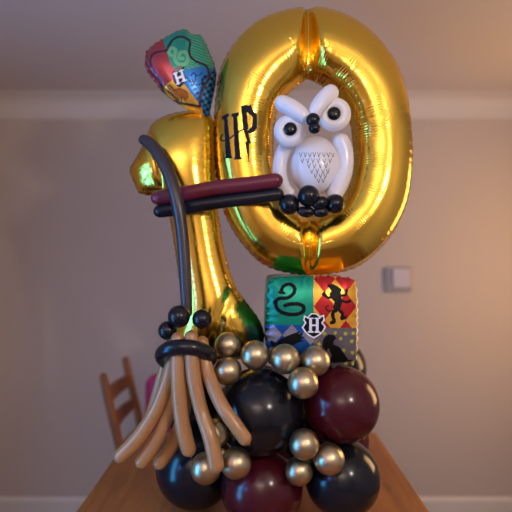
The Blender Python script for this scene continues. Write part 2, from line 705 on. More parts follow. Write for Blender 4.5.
def glazing(name, x, sx, op, pane_mat, bars):
    ya, yb, za, zb = op
    root = structure(empty(name, (x + sx * 0.05, (ya + yb) / 2, za)))
    f = bmesh.new()
    t = 0.05
    xc = x + sx * 0.05
    for (c, sz) in (((xc, ya + t / 2, (za + zb) / 2), (0.07, t, zb - za)), ((xc, yb - t / 2, (za + zb) / 2), (0.07, t, zb - za)),
                    ((xc, (ya + yb) / 2, za + t / 2), (0.07, yb - ya - 2 * t, t)), ((xc, (ya + yb) / 2, zb - t / 2), (0.07, yb - ya - 2 * t, t))):
        box_bm(c, sz, 0.004, bm=f)
    for k in range(1, bars):
        zz = za + (zb - za) * k / bars
        box_bm((xc, (ya + yb) / 2, zz), (0.05, yb - ya - 2 * t, 0.03), 0.003, bm=f)
    link('frame', f, M['skirting'], root, smooth=False)
    link('pane', box_bm((xc, (ya + yb) / 2, (za + zb) / 2), (0.012, yb - ya - 2 * t, zb - za - 2 * t)), pane_mat, root, smooth=False)
    return root


OP_TEAL = (0.05, 0.60, 0.05, 2.05)
OP_BLUE = (-0.75, -0.15, 1.25, 1.75)
OP_WARM = (1.55, 2.25, 0.9, 2.0)
side_wall('wall_left', XL, -1, [OP_BLUE, OP_TEAL])
side_wall('wall_right', XR, 1, [OP_WARM])
glazing('door_1', XL, -1, OP_TEAL, M['dusk'], 2)
glazing('blue_light_panel', XL, -1, OP_BLUE, M['blue_glow'], 1)  # unseen panel framed like a window, added for the blue screen glints
glazing('warm_light_panel', XR, 1, OP_WARM, M['warm_glow'], 1)  # unseen framed panel, added for the tall warm highlights


def prism_x(prof, x0, x1):
    bm = bmesh.new()
    A = [bm.verts.new((x0, p[0], p[1])) for p in prof]
    B = [bm.verts.new((x1, p[0], p[1])) for p in prof]
    n = len(prof)
    for i in range(n):
        bm.faces.new((A[i], A[(i + 1) % n], B[(i + 1) % n], B[i]))
    bm.faces.new(A[::-1])
    bm.faces.new(B)
    return bm


cv = [(WALL_Y, CEIL), (WALL_Y, CEIL - 0.125), (WALL_Y - 0.008, CEIL - 0.125)]
for a in np.linspace(0, PI / 2, 9):
    cv.append((WALL_Y - 0.008 - 0.085 * (1 - math.cos(a)), CEIL - 0.115 + 0.105 * math.sin(a)))
cv += [(WALL_Y - 0.098, CEIL - 0.006), (WALL_Y - 0.098, CEIL)]
structure(link('trim_1', prism_x(cv, XL, XR), M['cove'], smooth=False))
structure(link('baseboard_back', prism_x([(WALL_Y, 0), (WALL_Y, 0.11), (WALL_Y - 0.006, 0.11), (WALL_Y - 0.016, 0.095), (WALL_Y - 0.016, 0)], XL, XR), M['skirting'], smooth=False))

# ------------------------------------------------------------------ table
TX0, TX1, TY0, TY1 = -0.515, 0.497, 0.75, 1.99
tab = tag(empty('dining_table', ((TX0 + TX1) / 2, (TY0 + TY1) / 2, 0)), 'oiled pine table with knots under the whole balloon display', 'table')
link('tabletop', box_bm(((TX0 + TX1) / 2, (TY0 + TY1) / 2, TABLE_Z - 0.016), (TX1 - TX0, TY1 - TY0, 0.032), 0.006), M['pine'], tab, smooth=False)
ap = bmesh.new()
for (c, sz) in ((((TX0 + TX1) / 2, TY0 + 0.08, TABLE_Z - 0.08), (TX1 - TX0 - 0.2, 0.022, 0.095)), (((TX0 + TX1) / 2, TY1 - 0.08, TABLE_Z - 0.08), (TX1 - TX0 - 0.2, 0.022, 0.095)),
                ((TX0 + 0.08, (TY0 + TY1) / 2, TABLE_Z - 0.08), (0.022, TY1 - TY0 - 0.2, 0.095)), ((TX1 - 0.08, (TY0 + TY1) / 2, TABLE_Z - 0.08), (0.022, TY1 - TY0 - 0.2, 0.095))):
    box_bm(c, sz, 0.002, bm=ap)
link('apron', ap, M['pine'], tab, smooth=False)
for x in (TX0 + 0.08, TX1 - 0.08):
    for y in (TY0 + 0.08, TY1 - 0.08):
        link('leg', box_bm((x, y, (TABLE_Z - 0.032) / 2), (0.07, 0.07, TABLE_Z - 0.032), 0.006), M['pine'], tab, smooth=False)

# ------------------------------------------------------------------ ladder-back chair (left)
cy0, cy1 = 2.07, 2.42
ch = tag(empty('dining_chair', (-0.37, (cy0 + cy1) / 2, 0)), 'brown wooden ladder-back chair left of the balloons, against the wall', 'chair')
for y in (cy0, cy1):
    rows = [(-0.555, y, 0.0, 0.017), (-0.555, y, 0.2, 0.019), (-0.556, y, 0.46, 0.02), (-0.585, y, 0.65, 0.02), (-0.632, y, 0.85, 0.019), (-0.662, y, 0.985, 0.017)]
    link('back_post', sweep(rows, n=24, ring=14), M['chair_pine'], ch)
    link('leg', sweep([(-0.185, y, 0.0, 0.017), (-0.185, y, 0.22, 0.02), (-0.185, y, 0.425, 0.02)], n=10, ring=14), M['chair_pine'], ch)
for (zz, xx, tl) in ((0.868, -0.636, 0.06), (0.755, -0.608, 0.055), (0.61, -0.578, 0.05)):
    b = bmesh.new()
    N = 14
    R = []
    for i in range(N + 1):
        t = i / N
        y = cy0 + (cy1 - cy0) * t
        bow = -0.022 * math.sin(PI * t)
        hh = tl / 2 * (0.8 + 0.2 * math.sin(PI * t))
        R.append([b.verts.new((xx + bow + dx + 0.24 * -dz, y, zz + dz)) for dx, dz in ((-0.007, -hh), (0.007, -hh), (0.007, hh), (-0.007, hh))])
    for A, B in zip(R, R[1:]):
        for k in range(4):
            b.faces.new((A[k], A[(k + 1) % 4], B[(k + 1) % 4], B[k]))
    b.faces.new(R[0]); b.faces.new(R[-1][::-1])
    link('back_rail', b, M['chair_pine'], ch, smooth=False)
link('seat', box_bm((-0.37, (cy0 + cy1) / 2, 0.438), (0.42, cy1 - cy0 + 0.05, 0.03), 0.01), M['chair_pine'], ch, smooth=False)
st = bmesh.new()
for (a, b_) in (((-0.555, cy0), (-0.185, cy0)), ((-0.555, cy1), (-0.185, cy1)), ((-0.37, cy0), (-0.37, cy1))):
    merge(st, sweep([(*a, 0.2, 0.011), ((a[0] + b_[0]) / 2, (a[1] + b_[1]) / 2, 0.2, 0.012), (*b_, 0.2, 0.011)], n=8, ring=10))
link('stretcher', st, M['chair_pine'], ch)

# magenta bag on that chair's seat
bagx0, bagx1 = P(146.5, 380, 2.28).x, P(146.5, 380, 2.28).x + 0.27
bt = P(150, 374, 2.28).z
bg = tag(empty('bag', ((bagx0 + bagx1) / 2, 2.28, 0.4535)), 'magenta rounded bag on the chair seat, half hidden behind the tan bristles', 'bag')
b = bmesh.new()
bmesh.ops.create_cube(b, size=1.0)
for v in b.verts:
    v.co = Vector(((bagx0 + bagx1) / 2 + v.co.x * (bagx1 - bagx0), 2.28 + v.co.y * 0.13, (0.4535 + bt) / 2 + v.co.z * (bt - 0.4535)))
bmesh.ops.bevel(b, geom=b.edges[:], offset=0.05, segments=6, profile=0.5, affect='EDGES')
link('body', b, M['magenta'], bg)
link('pocket', box_bm(((bagx0 + bagx1) / 2, 2.205, 0.58), (0.2, 0.05, 0.17), 0.022, segs=4), M['magenta_dark'], bg)
xm = (bagx0 + bagx1) / 2
link('handle', sweep([(xm - 0.04, 2.30, bt - 0.005, 0.006), (xm - 0.035, 2.30, bt + 0.02, 0.006), (xm, 2.30, bt + 0.03, 0.006), (xm + 0.035, 2.30, bt + 0.02, 0.006), (xm + 0.04, 2.30, bt - 0.005, 0.006)], n=20, ring=8), M['magenta_dark'], bg)

# wall control
c = P(398, 279.5, WALL_Y)
sw = tag(empty('wall_control', (c.x, WALL_Y, c.z)), 'square pale grey control plate on the wall at right', 'wall switch')
link('back_plate', box_bm((c.x, WALL_Y - 0.009, c.z), (0.148, 0.018, 0.142), 0.006), M['plastic_frame'], sw, smooth=False)
link('panel', box_bm((c.x + 0.012, WALL_Y - 0.023, c.z + 0.008), (0.10, 0.012, 0.105), 0.004), M['plastic'], sw, smooth=False)

# ------------------------------------------------------------------ round latex balloons
def latex(x, y, r, Y, key, label, group, neck):
    s = Y / F
    R = r * s / math.sqrt(1 + (r / F) ** 2)
    c = P(x, y, Y)
    o = link('latex_balloon' if key != 'chrome' else 'chrome_balloon', ball_bm(c, R, neck), M[key], loc=c)
    return tag(o, label, 'balloon', group)


core = Vector((0.10, 1.42, 1.0))
BIG = [
    (259, 411, 43, 1.241, 'black', 'large black balloon at the centre, above the burgundy one and right of the bristles'),
    (341, 404, 38, 1.266, 'maroon', 'large burgundy balloon on the right, under the printed cube balloon'),
    (342, 477, 37.5, 1.280, 'black', 'large black balloon at bottom right on the table'),
    (262, 487, 41, 1.279, 'maroon', 'large burgundy balloon at the bottom middle between two black ones'),
    (196, 466, 40, 1.397, 'black', 'large black balloon at bottom left behind the bristle tips'),
    (334, 368, 32, 1.62, 'black', 'black balloon peeking out behind the right edge of the printed cube'),
    (340, 440, 29, 1.464, 'maroon', 'burgundy balloon mostly hidden, a sliver between the right burgundy and black ones'),
    (277, 449, 29, 1.47, 'black', 'black balloon deep inside the column, glimpsed between the front balloons'),
    (262, 393, 28, 1.43, 'black', 'black balloon deep inside the column, behind the top of the central black one'),
    (303, 413, 26, 1.60, 'black', 'black balloon at the back, in the slit between central black and right burgundy ones'),
    (190, 402, 31, 1.44, 'black', 'black balloon behind the upper part of the bristles'),
]
for x, y, r, Y, k, lab in BIG:
    c = P(x, y, Y)
    d = Vector((0.12 if x < 256 else -0.12, 1.0, 0.1))
    latex(x, y, r, Y, k, lab, 'large latex balloons of the column', d)
SMALL = [
    (228, 345, 13, 1.228, 'small gold chrome balloon tucked under the foil number one, top of the left trio'),
    (255, 355, 14.5, 1.200, 'small gold chrome balloon on top of the central black balloon, beside the foil one'),
    (228, 371, 14, 1.192, 'small gold chrome balloon beside the black ring, lowest of the left trio'),
    (285, 359, 15, 1.191, 'small gold chrome balloon under the printed bird, left one below the cube'),
    (315, 361, 15, 1.205, 'small gold chrome balloon under the printed badger, right one below the cube'),
    (303, 383, 15.5, 1.154, 'small gold chrome balloon wedged between the central black and right burgundy balloons'),
    (304, 444, 15, 1.156, 'small gold chrome balloon, topmost of the trio above the bottom right black balloon'),
    (299, 471, 14, 1.190, 'small gold chrome balloon against the bottom burgundy balloon, lowest of its trio'),
    (329, 459, 15.5, 1.171, 'small gold chrome balloon in front of the bottom right black balloon'),
    (206, 468, 15.5, 1.185, 'small gold chrome balloon left of the longest middle bristle tip'),
    (236, 463, 15.5, 1.150, 'small gold chrome balloon right of the middle bristle tip, under the rightmost bristle'),
    (216, 433, 14, 1.175, 'small gold chrome balloon mostly hidden between the two right bristles'),
]
for x, y, r, Y, lab in SMALL:
    c = P(x, y, Y)
    latex(x, y, r, Y, 'chrome', lab, 'small gold chrome balloons', (0.0, 1.0, 0.15))

# ------------------------------------------------------------------ number zero
z_out = smooth_loop([(307, 9.5), (340, 15), (366, 30), (387, 52), (400, 75), (408, 102), (411.5, 135), (412, 160), (409.5, 190), (403, 213), (389.5, 237), (367, 260),
                     (344, 271), (308, 274.5), (281, 271), (262, 263), (247, 249), (233, 230), (222, 205), (216.5, 175), (214.5, 145), (215, 110), (219, 75), (229, 52), (244, 33), (268, 17.5)], 1.5)
z_out = scallop(z_out, 8.0, 0.9)
z_in = hard_loop([(307, 79), (313, 81.5), (323, 86), (335, 95), (345, 109), (351, 128), (353, 150), (350, 175), (342, 195), (328, 209), (311, 216), (307, 217),
                  (302, 215), (290, 207), (280, 192), (275, 172), (273.5, 150), (274, 128), (278, 108), (288, 94), (299, 85)], 1.5)


def zero_shape(V, z):
    x, y = V[:, 0], V[:, 1]
    top = np.exp(-((x - (307 + (y - 45) * 0.0)) / (3.0 + np.clip(y - 10, 0, 70) * 0.085)) ** 2) * (y < 110)
    bot = np.exp(-((x - 308) / (3.5 + np.clip(276 - y, 0, 60) * 0.05)) ** 2) * (y > 200)
    return z * (1 - 0.62 * top - 0.55 * bot)


def zo(x, y):
    return (205 + x / 3.94, 90 + y / 3.94)


LET = [
    [(67, 103), (94, 90), (95, 102), (88, 107), (104, 258), (109, 268), (76, 272), (81, 262), (74, 116), (67, 117)],
    [(104, 93), (132, 88), (134, 101), (127, 104), (140, 262), (147, 272), (112, 274), (118, 264), (110, 106), (104, 106)],
    [(141, 62), (168, 57), (166, 95), (171, 150), (168, 158), (182, 212), (173, 210), (174, 294), (158, 204), (166, 205), (149, 150)],
    [(166, 62), (182, 58), (188, 80), (204, 96), (206, 150), (189, 168), (170, 172), (169, 158), (184, 146), (187, 106), (166, 88)],
]
LET = [[zo(*q) for q in p] for p in LET]


def zero_mat(pp, back=False):
    mi = np.zeros(len(pp), int)
    if back:
        return mi
    for p in LET:
        mi[inside(pp, p)] = 1
    mi[stroke(pp, [zo(*q) for q in ((70, 176), (63, 184), (64, 196), (76, 201), (96, 192), (122, 172), (152, 154))], 1.5)] = 1
    return mi


zc = P(308, 276, 1.37)
zero = foil_balloon('foil_number_balloon', z_out, [z_in], 1.37, 2.3, 0.86, [M['gold'], M['letter']], zero_mat, loc=zc, shape=zero_shape,
                    fine=[(218, 100, 260, 172)], fine_step=0.75)
tag(zero, 'large gold foil balloon shaped as the number zero, with black lettering', 'balloon', 'gold foil number balloons')

# ------------------------------------------------------------------ number one
o_out = smooth_loop([(148, 134), (152, 125), (162, 117.5), (178, 112.5), (195, 111), (208, 113), (213.5, 124), (214.5, 150), (216, 190), (221, 232), (227, 262),
                     (236, 287), (249, 306), (259, 320), (264, 335), (260, 349), (248, 357), (222, 361), (196, 361), (178, 356), (173, 340), (178, 322), (181, 300),
                     (178, 270), (173, 235), (168, 208), (164, 197), (158, 195.5), (148, 195), (140, 193), (137.5, 190), (134, 182), (130.5, 173), (130, 169), (132, 165), (138, 154.5)], 1.5)
o_out = scallop(o_out, 7.0, 0.6)


def one_shape(V, z):
    # crease where the flag folds against the stem
    d = seg_dist(V, [(152, 138), (163, 162), (166, 192)])[0]
    d2 = seg_dist(V, [(232, 290), (222, 312), (216, 345)])[0]          # fold where the foot leaves the stem
    return z * (1 - 0.14 * np.exp(-(d / 4.0) ** 2)) * (1 - 0.14 * np.exp(-(d2 / 5.0) ** 2))


oc = P(215, 360, 1.385)
one = foil_balloon('foil_number_balloon', o_out, [], 1.385, 2.2, 0.74, [M['gold']], None, loc=oc, wr_out=(0.4, 8.0), pucker=(0.35, 3.0, 6.5), shape=one_shape)
tag(one, 'large gold foil balloon shaped as the number one, behind the balloon broom', 'balloon', 'gold foil number balloons')


# ------------------------------------------------------------------ four-colour foil balloon on the one
def cz(x, y):
    return (140 + x / 5.39, 20 + y / 5.39)


def cl(*pts):
    return [cz(*p) for p in pts]


c_out = hard_loop(cl((37, 265), (43, 190), (85, 145), (130, 110), (190, 68), (245, 45), (278, 72), (322, 68), (350, 110), (372, 165), (395, 215), (408, 268), (402, 335), (385, 420), (368, 512), (338, 500),
                     (300, 495), (255, 485), (205, 452), (160, 422), (120, 390), (88, 345), (58, 310)), 1.0)
c_out = scallop(c_out, 6.0, 0.5)
CN = ['dull_red', 'crest_teal', 'sky', 'yellow', 'plum_ink', 'mint', 'orange', 'navy', 'white_ink', 'silver', 'red']
CI = {k: i for i, k in enumerate(CN)}
CM = [PR[k] for k in CN]


def crest_mat(pp, back=False):
    q = (pp - np.array((140, 20))) * 5.39
    mi = np.full(len(pp), CI['dull_red'])
    teal = inside(q, [(125, 112), (165, 235), (205, 300), (260, 262), (330, 250), (420, 262), (420, 0), (200, 0)])
    blue = inside(q, [(205, 300), (255, 266), (330, 250), (420, 262), (430, 540), (345, 540), (335, 475)])
    yel = inside(q, [(205, 300), (150, 340), (110, 385), (120, 400), (250, 520), (345, 520), (336, 475)])
    mi[teal] = CI['crest_teal']
    mi[blue] = CI['sky']
    mi[yel] = CI['yellow']
    if back:
        return mi
    mi[teal & (np.mod(q[:, 1] - 0.35 * q[:, 0], 15) < 3.5) & (q[:, 0] > 250)] = CI['mint']
    chk = blue & inside(q, [(330, 300), (420, 262), (430, 540), (340, 540), (330, 460)]) | (blue & inside(q, [(250, 300), (335, 395), (330, 470), (300, 420)]))
    mi[chk & ((np.floor((q[:, 0] + q[:, 1] * 0.25) / 19) + np.floor((q[:, 1] - q[:, 0] * 0.2) / 19)) % 2 == 0)] = CI['navy']
    # creatures
    mi[stroke(q, cl2((165, 190), (155, 165), (172, 150), (192, 165), (185, 200), (205, 235), (245, 235), (258, 200), (240, 172), (215, 180), (212, 205), (232, 208)), 20)] = CI['mint']
    bear = inside(q, [(148, 355), (160, 350), (180, 375), (215, 370), (250, 385), (256, 410), (240, 432), (225, 415), (205, 438), (190, 420), (170, 400), (150, 385)])
    mi[bear] = CI['orange']
    for ln in ([(150, 355), (165, 352), (185, 376), (215, 370), (252, 388), (258, 412), (240, 434)], [(150, 385), (172, 402), (205, 440)], [(225, 415), (222, 440)]):
        mi[stroke(q, ln, 5)] = CI['plum_ink']
    for ln in ([(95, 200), (112, 190), (120, 215), (100, 235), (125, 255)], [(130, 225), (120, 270), (145, 300)], [(90, 260), (110, 285), (105, 305)]):
        mi[stroke(q, ln, 5)] = CI['red']
    for ln in ([(275, 300), (290, 285), (310, 300), (335, 285)], [(280, 320), (300, 350), (330, 340), (345, 310)], [(300, 300), (295, 330), (270, 335)]):
        mi[stroke(q, ln, 6)] = CI['navy']
    # heavy border line
    for ln in ([(145, 165), (110, 170), (75, 180), (57, 205), (55, 235), (68, 262), (85, 287)], [(145, 165), (160, 130), (185, 100), (220, 90), (255, 102), (270, 120), (266, 160), (272, 198), (300, 222), (355, 246), (370, 285), (365, 330), (332, 372), (325, 420), (322, 465)],
               [(100, 305), (115, 345), (125, 385), (155, 420), (205, 445), (260, 455), (322, 466)]):
        mi[stroke(q, ln, 12)] = CI['plum_ink']
    shield = inside(q, [(172, 290), (180, 272), (200, 282), (218, 262), (238, 250), (236, 285), (250, 310), (240, 340), (215, 365), (195, 352), (178, 330)])
    mi[shield] = CI['navy']
    hh = np.zeros(len(q), bool)
    for ln in ([(190, 287), (206, 342)], [(222, 272), (238, 326)], [(198, 316), (230, 302)]):
        hh |= stroke(q, ln, 13, False)
    for ln in ([(180, 292), (199, 284)], [(196, 347), (216, 339)], [(212, 276), (231, 269)], [(228, 331), (248, 323)]):
        hh |= stroke(q, ln, 7, False)
    mi[hh] = CI['white_ink']
    mi[stroke(q, [(180, 268), (200, 262), (222, 250)], 10)] = CI['dull_red']
    return mi


def cl2(*p):
    return list(p)


crest = foil_balloon('printed_foil_balloon', c_out, [], 1.343, 0.8, 0.62, CM, crest_mat, loc=P(190, 110, 1.36), wr_out=(0.5, 4), flange=1.2, pucker=(0.5, 4.0, 6.0),
                     bend=lambda V: (V[:, 0] - 181) * 0.25)
tag(crest, 'small four-colour printed foil balloon with a white H, on top of the foil number one', 'balloon', 'printed foil balloons')

# ------------------------------------------------------------------ printed cube balloon
CY = 1.262                                     # front seam plane
sx = CY / F
qx0, qx1, qy0, qy1 = 266.5, 357.5, 276.5, 367.5
DEPTH = 0.235
KN = ['teal', 'red', 'yellow', 'blue', 'grey', 'pale_grey', 'lime', 'ink', 'white_ink', 'clear_edge']
KI = {k: i for i, k in enumerate(KN)}


def cube_mat(pp):
    q = (pp - np.array((260, 260))) * 4.655
    x, y = q[:, 0], q[:, 1]
    mi = np.full(len(q), KI['teal'])
    tr = (x > 249) & (y < 316)
    bl = (x <= 249) & (y > 303)
    br = (x > 249) & (y >= 316)
    u, v = (x - 300) / 100.0, (y - 88) / 128.0
    harl = (np.floor(u + v + 0.5) + np.floor(u - v + 0.5)) % 2 == 0
    mi[tr] = np.where(harl[tr], KI['red'], KI['yellow'])
    u, v = (x - 60) / 88.0, (y - 300) / 96.0
    d2 = (np.floor(u + v) + np.floor(u - v)) % 2 == 0
    mi[bl] = np.where(d2[bl], KI['blue'], KI['pale_grey'])
    mi[br] = KI['grey']
    for (sx_, sy_) in ((300, 342), (350, 340), (398, 343), (435, 340), (275, 392), (320, 368), (375, 366), (428, 378), (300, 430), (390, 420), (430, 432), (345, 450), (400, 480), (290, 480), (432, 482)):
        a = np.arctan2(y - sy_, x - sx_)
        rr = 10 * (0.72 + 0.28 * np.cos(5 * a))
        mi[br & (np.hypot(x - sx_, y - sy_) < rr)] = KI['lime']
    ink = np.zeros(len(q), bool)
    # serpent
    ink |= stroke(q, [(97, 150), (108, 124), (135, 112), (160, 128), (156, 156), (128, 176), (88, 180), (68, 198)], 17)
    ink |= stroke(q, [(72, 192), (80, 226), (112, 248), (160, 254), (198, 242), (204, 220), (182, 206), (146, 205), (116, 212)], 18)
    ink |= stroke(q, [(90, 150), (112, 154)], 13)
    # rampant lion
    ink |= inside(q, [(318, 122), (335, 110), (352, 118), (370, 128), (378, 160), (382, 200), (372, 235), (352, 246), (338, 222), (348, 195), (330, 178), (322, 158), (332, 145)])
    for ln, w in (([(345, 165), (318, 176), (300, 160)], 13), ([(372, 165), (398, 162), (404, 140)], 12), ([(372, 185), (402, 196), (420, 190)], 12), ([(352, 230), (338, 252), (345, 285), (332, 292)], 17),
                  ([(366, 232), (384, 250), (380, 272), (396, 268)], 15), ([(345, 235), (318, 238), (305, 222), (318, 212)], 6), ([(300, 150), (292, 160), (300, 168)], 9),
                  ([(322, 120), (345, 128), (372, 140)], 16)):
        ink |= stroke(q, ln, w)
    # bird
    ink |= inside(q, [(70, 392), (100, 365), (140, 348), (186, 330), (178, 345), (204, 340), (190, 356), (210, 358), (188, 370), (206, 378), (180, 384), (150, 398), (110, 404)])
    ink |= stroke(q, [(72, 392), (52, 380), (62, 402)], 12)
    # badger
    ink |= inside(q, [(290, 385), (300, 360), (320, 346), (345, 350), (356, 364), (345, 374), (340, 392), (370, 405), (395, 440), (412, 462), (400, 476), (350, 480), (328, 478), (332, 440), (318, 410), (305, 440), (292, 425)])
    ink |= stroke(q, [(400, 470), (424, 468)], 8)
    mi[ink] = KI['ink']
    # crest with the letter
    cr = [(208, 262), (222, 268), (240, 250), (262, 250), (278, 266), (296, 258), (298, 282), (288, 292), (304, 312), (290, 335), (272, 350), (250, 362), (228, 350), (212, 335), (198, 314), (213, 292), (204, 280)]
    d, _ = seg_dist(q, cr, True)
    k = inside(q, cr)
    mi[k] = KI['ink']
    mi[d < 3.2] = KI['white_ink']
    hh = np.zeros(len(q), bool)
    for ln, w in (([(236, 275), (236, 332)], 12), ([(267, 275), (267, 332)], 12), ([(236, 303), (267, 303)], 8), ([(225, 272), (247, 272)], 6), ([(225, 335), (247, 335)], 6), ([(256, 272), (278, 272)], 6), ([(256, 335), (278, 335)], 6)):
        hh |= stroke(q, ln, w, False)
    mi[hh] = KI['white_ink']
    mi[(x > 447)] = KI['clear_edge']
    return mi


def cube_balloon():
    bm = bmesh.new()
    cx, cz_ = (qx0 + qx1) / 2, (qy0 + qy1) / 2
    hw, hh = (qx1 - qx0) / 2 * sx, (qy1 - qy0) / 2 * sx
    C = P(cx, cz_, CY)
    la = bm.faces.layers.int.new('tmp')
    arcs = bm.verts.layers.float.new('arc')
    wrs = bm.verts.layers.float.new('wr')

    def bulge(u, v):
        return ((1 - np.abs(u) ** 2.6) * (1 - np.abs(v) ** 2.6)) ** 0.6

    def grid(N, fn, matf):
        t = np.linspace(-1, 1, N)
        ids = [[None] * N for _ in range(N)]
        for i, v in enumerate(t):
            for j, u in enumerate(t):
                w = bm.verts.new(fn(u, v))
                e = min(1 - abs(u), 1 - abs(v))
                w[arcs] = (u if abs(v) > abs(u) else v) * 0.13
                w[wrs] = 0.9 * math.exp(-e / 0.12)
                ids[i][j] = w
        fs = []
        for i in range(N - 1):
            for j in range(N - 1):
                fs.append(bm.faces.new((ids[i][j], ids[i][j + 1], ids[i + 1][j + 1], ids[i + 1][j])))
        cen = np.array([tuple(f.calc_center_median()) for f in fs])
        mi = matf(cen)
        for f, m in zip(fs, mi):
            f.material_index = int(m)

    def pk(u):
        return 0.0026 * math.sin(u * 34 + 2 * math.sin(u * 5))

    def front(u, v):
        # rounded-corner square with pinched, puckered seam
        r = 1 - 0.075 * (abs(u * v) ** 4)
        e = min(1 - abs(u), 1 - abs(v))
        w = math.exp(-e / 0.09)
        x = u * hw * r * (1 + 0.012 * (1 - v * v)) + pk(v) * abs(u) ** 20
        z = -v * hh * r * (1 + 0.012 * (1 - u * u)) + pk(u) * abs(v) ** 20
        y = -0.030 * float(bulge(np.array(u), np.array(v))) + w * pk(u if abs(v) > abs(u) else v)
        return C + Vector((x, y, z))

    def fmat(cen):
        pp = np.c_[256 + cen[:, 0] * F / cen[:, 1], 256 + (ZC - cen[:, 2]) * F / cen[:, 1]]
        return cube_mat(pp)

    grid(170, front, fmat)

    def side(n, keyfn, amt):
        def fn(u, v):
            # u along the depth (-1 front, 1 back), v around the face
            y = (u + 1) / 2 * DEPTH
            bl = amt * float(bulge(np.array(u), np.array(v)))
            k = 0.985 if u > -1 else 1.0
            e = math.exp(-(1 + u) / 0.12)
            r = 1 - 0.075 * (abs(v) ** 4)
            if n == 'L':
                return C + Vector((-hw * r * k - bl - 0.004 * (1 - e) * 0, y + e * 0.0, -v * hh * r * k))
            if n == 'R':
                return C + Vector((hw * r * k + bl, y, -v * hh * r * k))
            if n == 'T':
                return C + Vector((v * hw * r * k, y, hh * r * k + bl))
            return C + Vector((v * hw * r * k, y, -hh * r * k - bl))
        grid(28, fn, keyfn)

    side('L', lambda c: np.where(c[:, 2] > C.z - 0.01, KI['teal'], KI['blue']), 0.006)
    side('R', lambda c: np.where(c[:, 2] > C.z - 0.01, KI['yellow'], KI['grey']), 0.004)
    side('T', lambda c: np.where(c[:, 0] < C.x, KI['teal'], KI['yellow']), 0.0)
    side('B', lambda c: np.full(len(c), KI['grey']), 0.0)
    grid(24, lambda u, v: C + Vector((u * hw * 0.985 * (1 - 0.05 * abs(u * v) ** 6), DEPTH + 0.02 * float(bulge(np.array(u), np.array(v))), -v * hh * 0.985 * (1 - 0.05 * abs(u * v) ** 6))),
         lambda c: np.full(len(c), KI['red']))
    bm.faces.layers.int.remove(la)
    bmesh.ops.remove_doubles(bm, verts=bm.verts[:], dist=0.0004)
    return bm, Vector((C.x, CY + DEPTH / 2, C.z - hh))


bm, base = cube_balloon()
cube = link('printed_foil_balloon', bm, [PR[k] for k in KN], loc=base)
tag(cube, 'cube-shaped printed foil balloon with black animal emblems in four quarters, below the zero', 'balloon', 'printed foil balloons')

# ------------------------------------------------------------------ owl
owl = tag(empty('balloon_owl', P(314, 205, 1.29)), 'white balloon owl with black eyes, beak and feet in the opening of the foil zero', 'balloon figure')
bc = P(315, 166, 1.315)
s_ = 1.315 / F
body = ellipsoid_bm(bc, 25 * s_, 0.055, 29.5 * s_)
rows_v = [(272, [122, 138, 153, 168, 184, 201, 217, 231]), (292, [128, 146, 164, 182, 202, 222]), (310, [150, 168, 188, 208]), (328, [160, 178, 198, 214]), (344, [172, 190, 206]), (360, [182, 198])]
for yy, xs in rows_v:
    for xx in xs:
        pts = []
        for dx, dy in ((-5, -7 + random.uniform(-2, 2)), (random.uniform(-1, 1), 8), (5, -8 + random.uniform(-2, 2))):
            px, py = 265 + (xx + dx) / 3.41, 75 + (yy + dy) / 3.41
            # nearest hit on the body along the viewing ray
            d = (P(px, py, 1.0) - Vector((0, 0, ZC)))
            o_ = Vector((0, 0, ZC)) - bc
            A = Vector((d.x / (25 * s_), d.y / 0.055, d.z / (29.5 * s_)))
            B = Vector((o_.x / (25 * s_), o_.y / 0.055, o_.z / (29.5 * s_)))
            a, b_, c_ = A.dot(A), 2 * A.dot(B), B.dot(B) - 1
            t = (-b_ - math.sqrt(max(b_ * b_ - 4 * a * c_, 0))) / (2 * a)
            h = Vector((0, 0, ZC)) + d * t
            pts.append((h.x, h.y, h.z, 0.00075))
        merge(body, sweep([pts[0], tuple((np.array(pts[0]) + np.array(pts[1])) / 2), pts[1]], n=5, ring=6, round_ends=False), 1)
        merge(body, sweep([pts[1], tuple((np.array(pts[1]) + np.array(pts[2])) / 2), pts[2]], n=5, ring=6, round_ends=False), 1)
link('body', body, [M['white'], M['pen']], owl)
link('wing', tube_px([(287, 143, 1.30, 7), (281, 158, 1.305, 7.2), (280, 175, 1.305, 7.2), (285, 190, 1.295, 7.2), (295, 199, 1.28, 6.5)], n=50), M['white'], owl)
link('wing', tube_px([(336, 134, 1.30, 9), (343.5, 150, 1.305, 9.2), (344, 170, 1.305, 9), (338, 188, 1.29, 8.5), (330, 200, 1.275, 7)], n=50), M['white'], owl)


def ring_px(x, y, Y, R, r, tilt=(0, 0), n=56):
    s = Y / F
    c = P(x, y, Y)
    rot = Matrix.Rotation(tilt[0], 3, 'X') @ Matrix.Rotation(tilt[1], 3, 'Z')
    rows = []
    for a in np.linspace(0, 2 * PI, n, endpoint=False):
        p = c + rot @ Vector((R * s * math.cos(a), 0, R * s * math.sin(a)))
        rows.append((p.x, p.y, p.z, r * s))
    return sweep(rows, ring=20, closed=True)


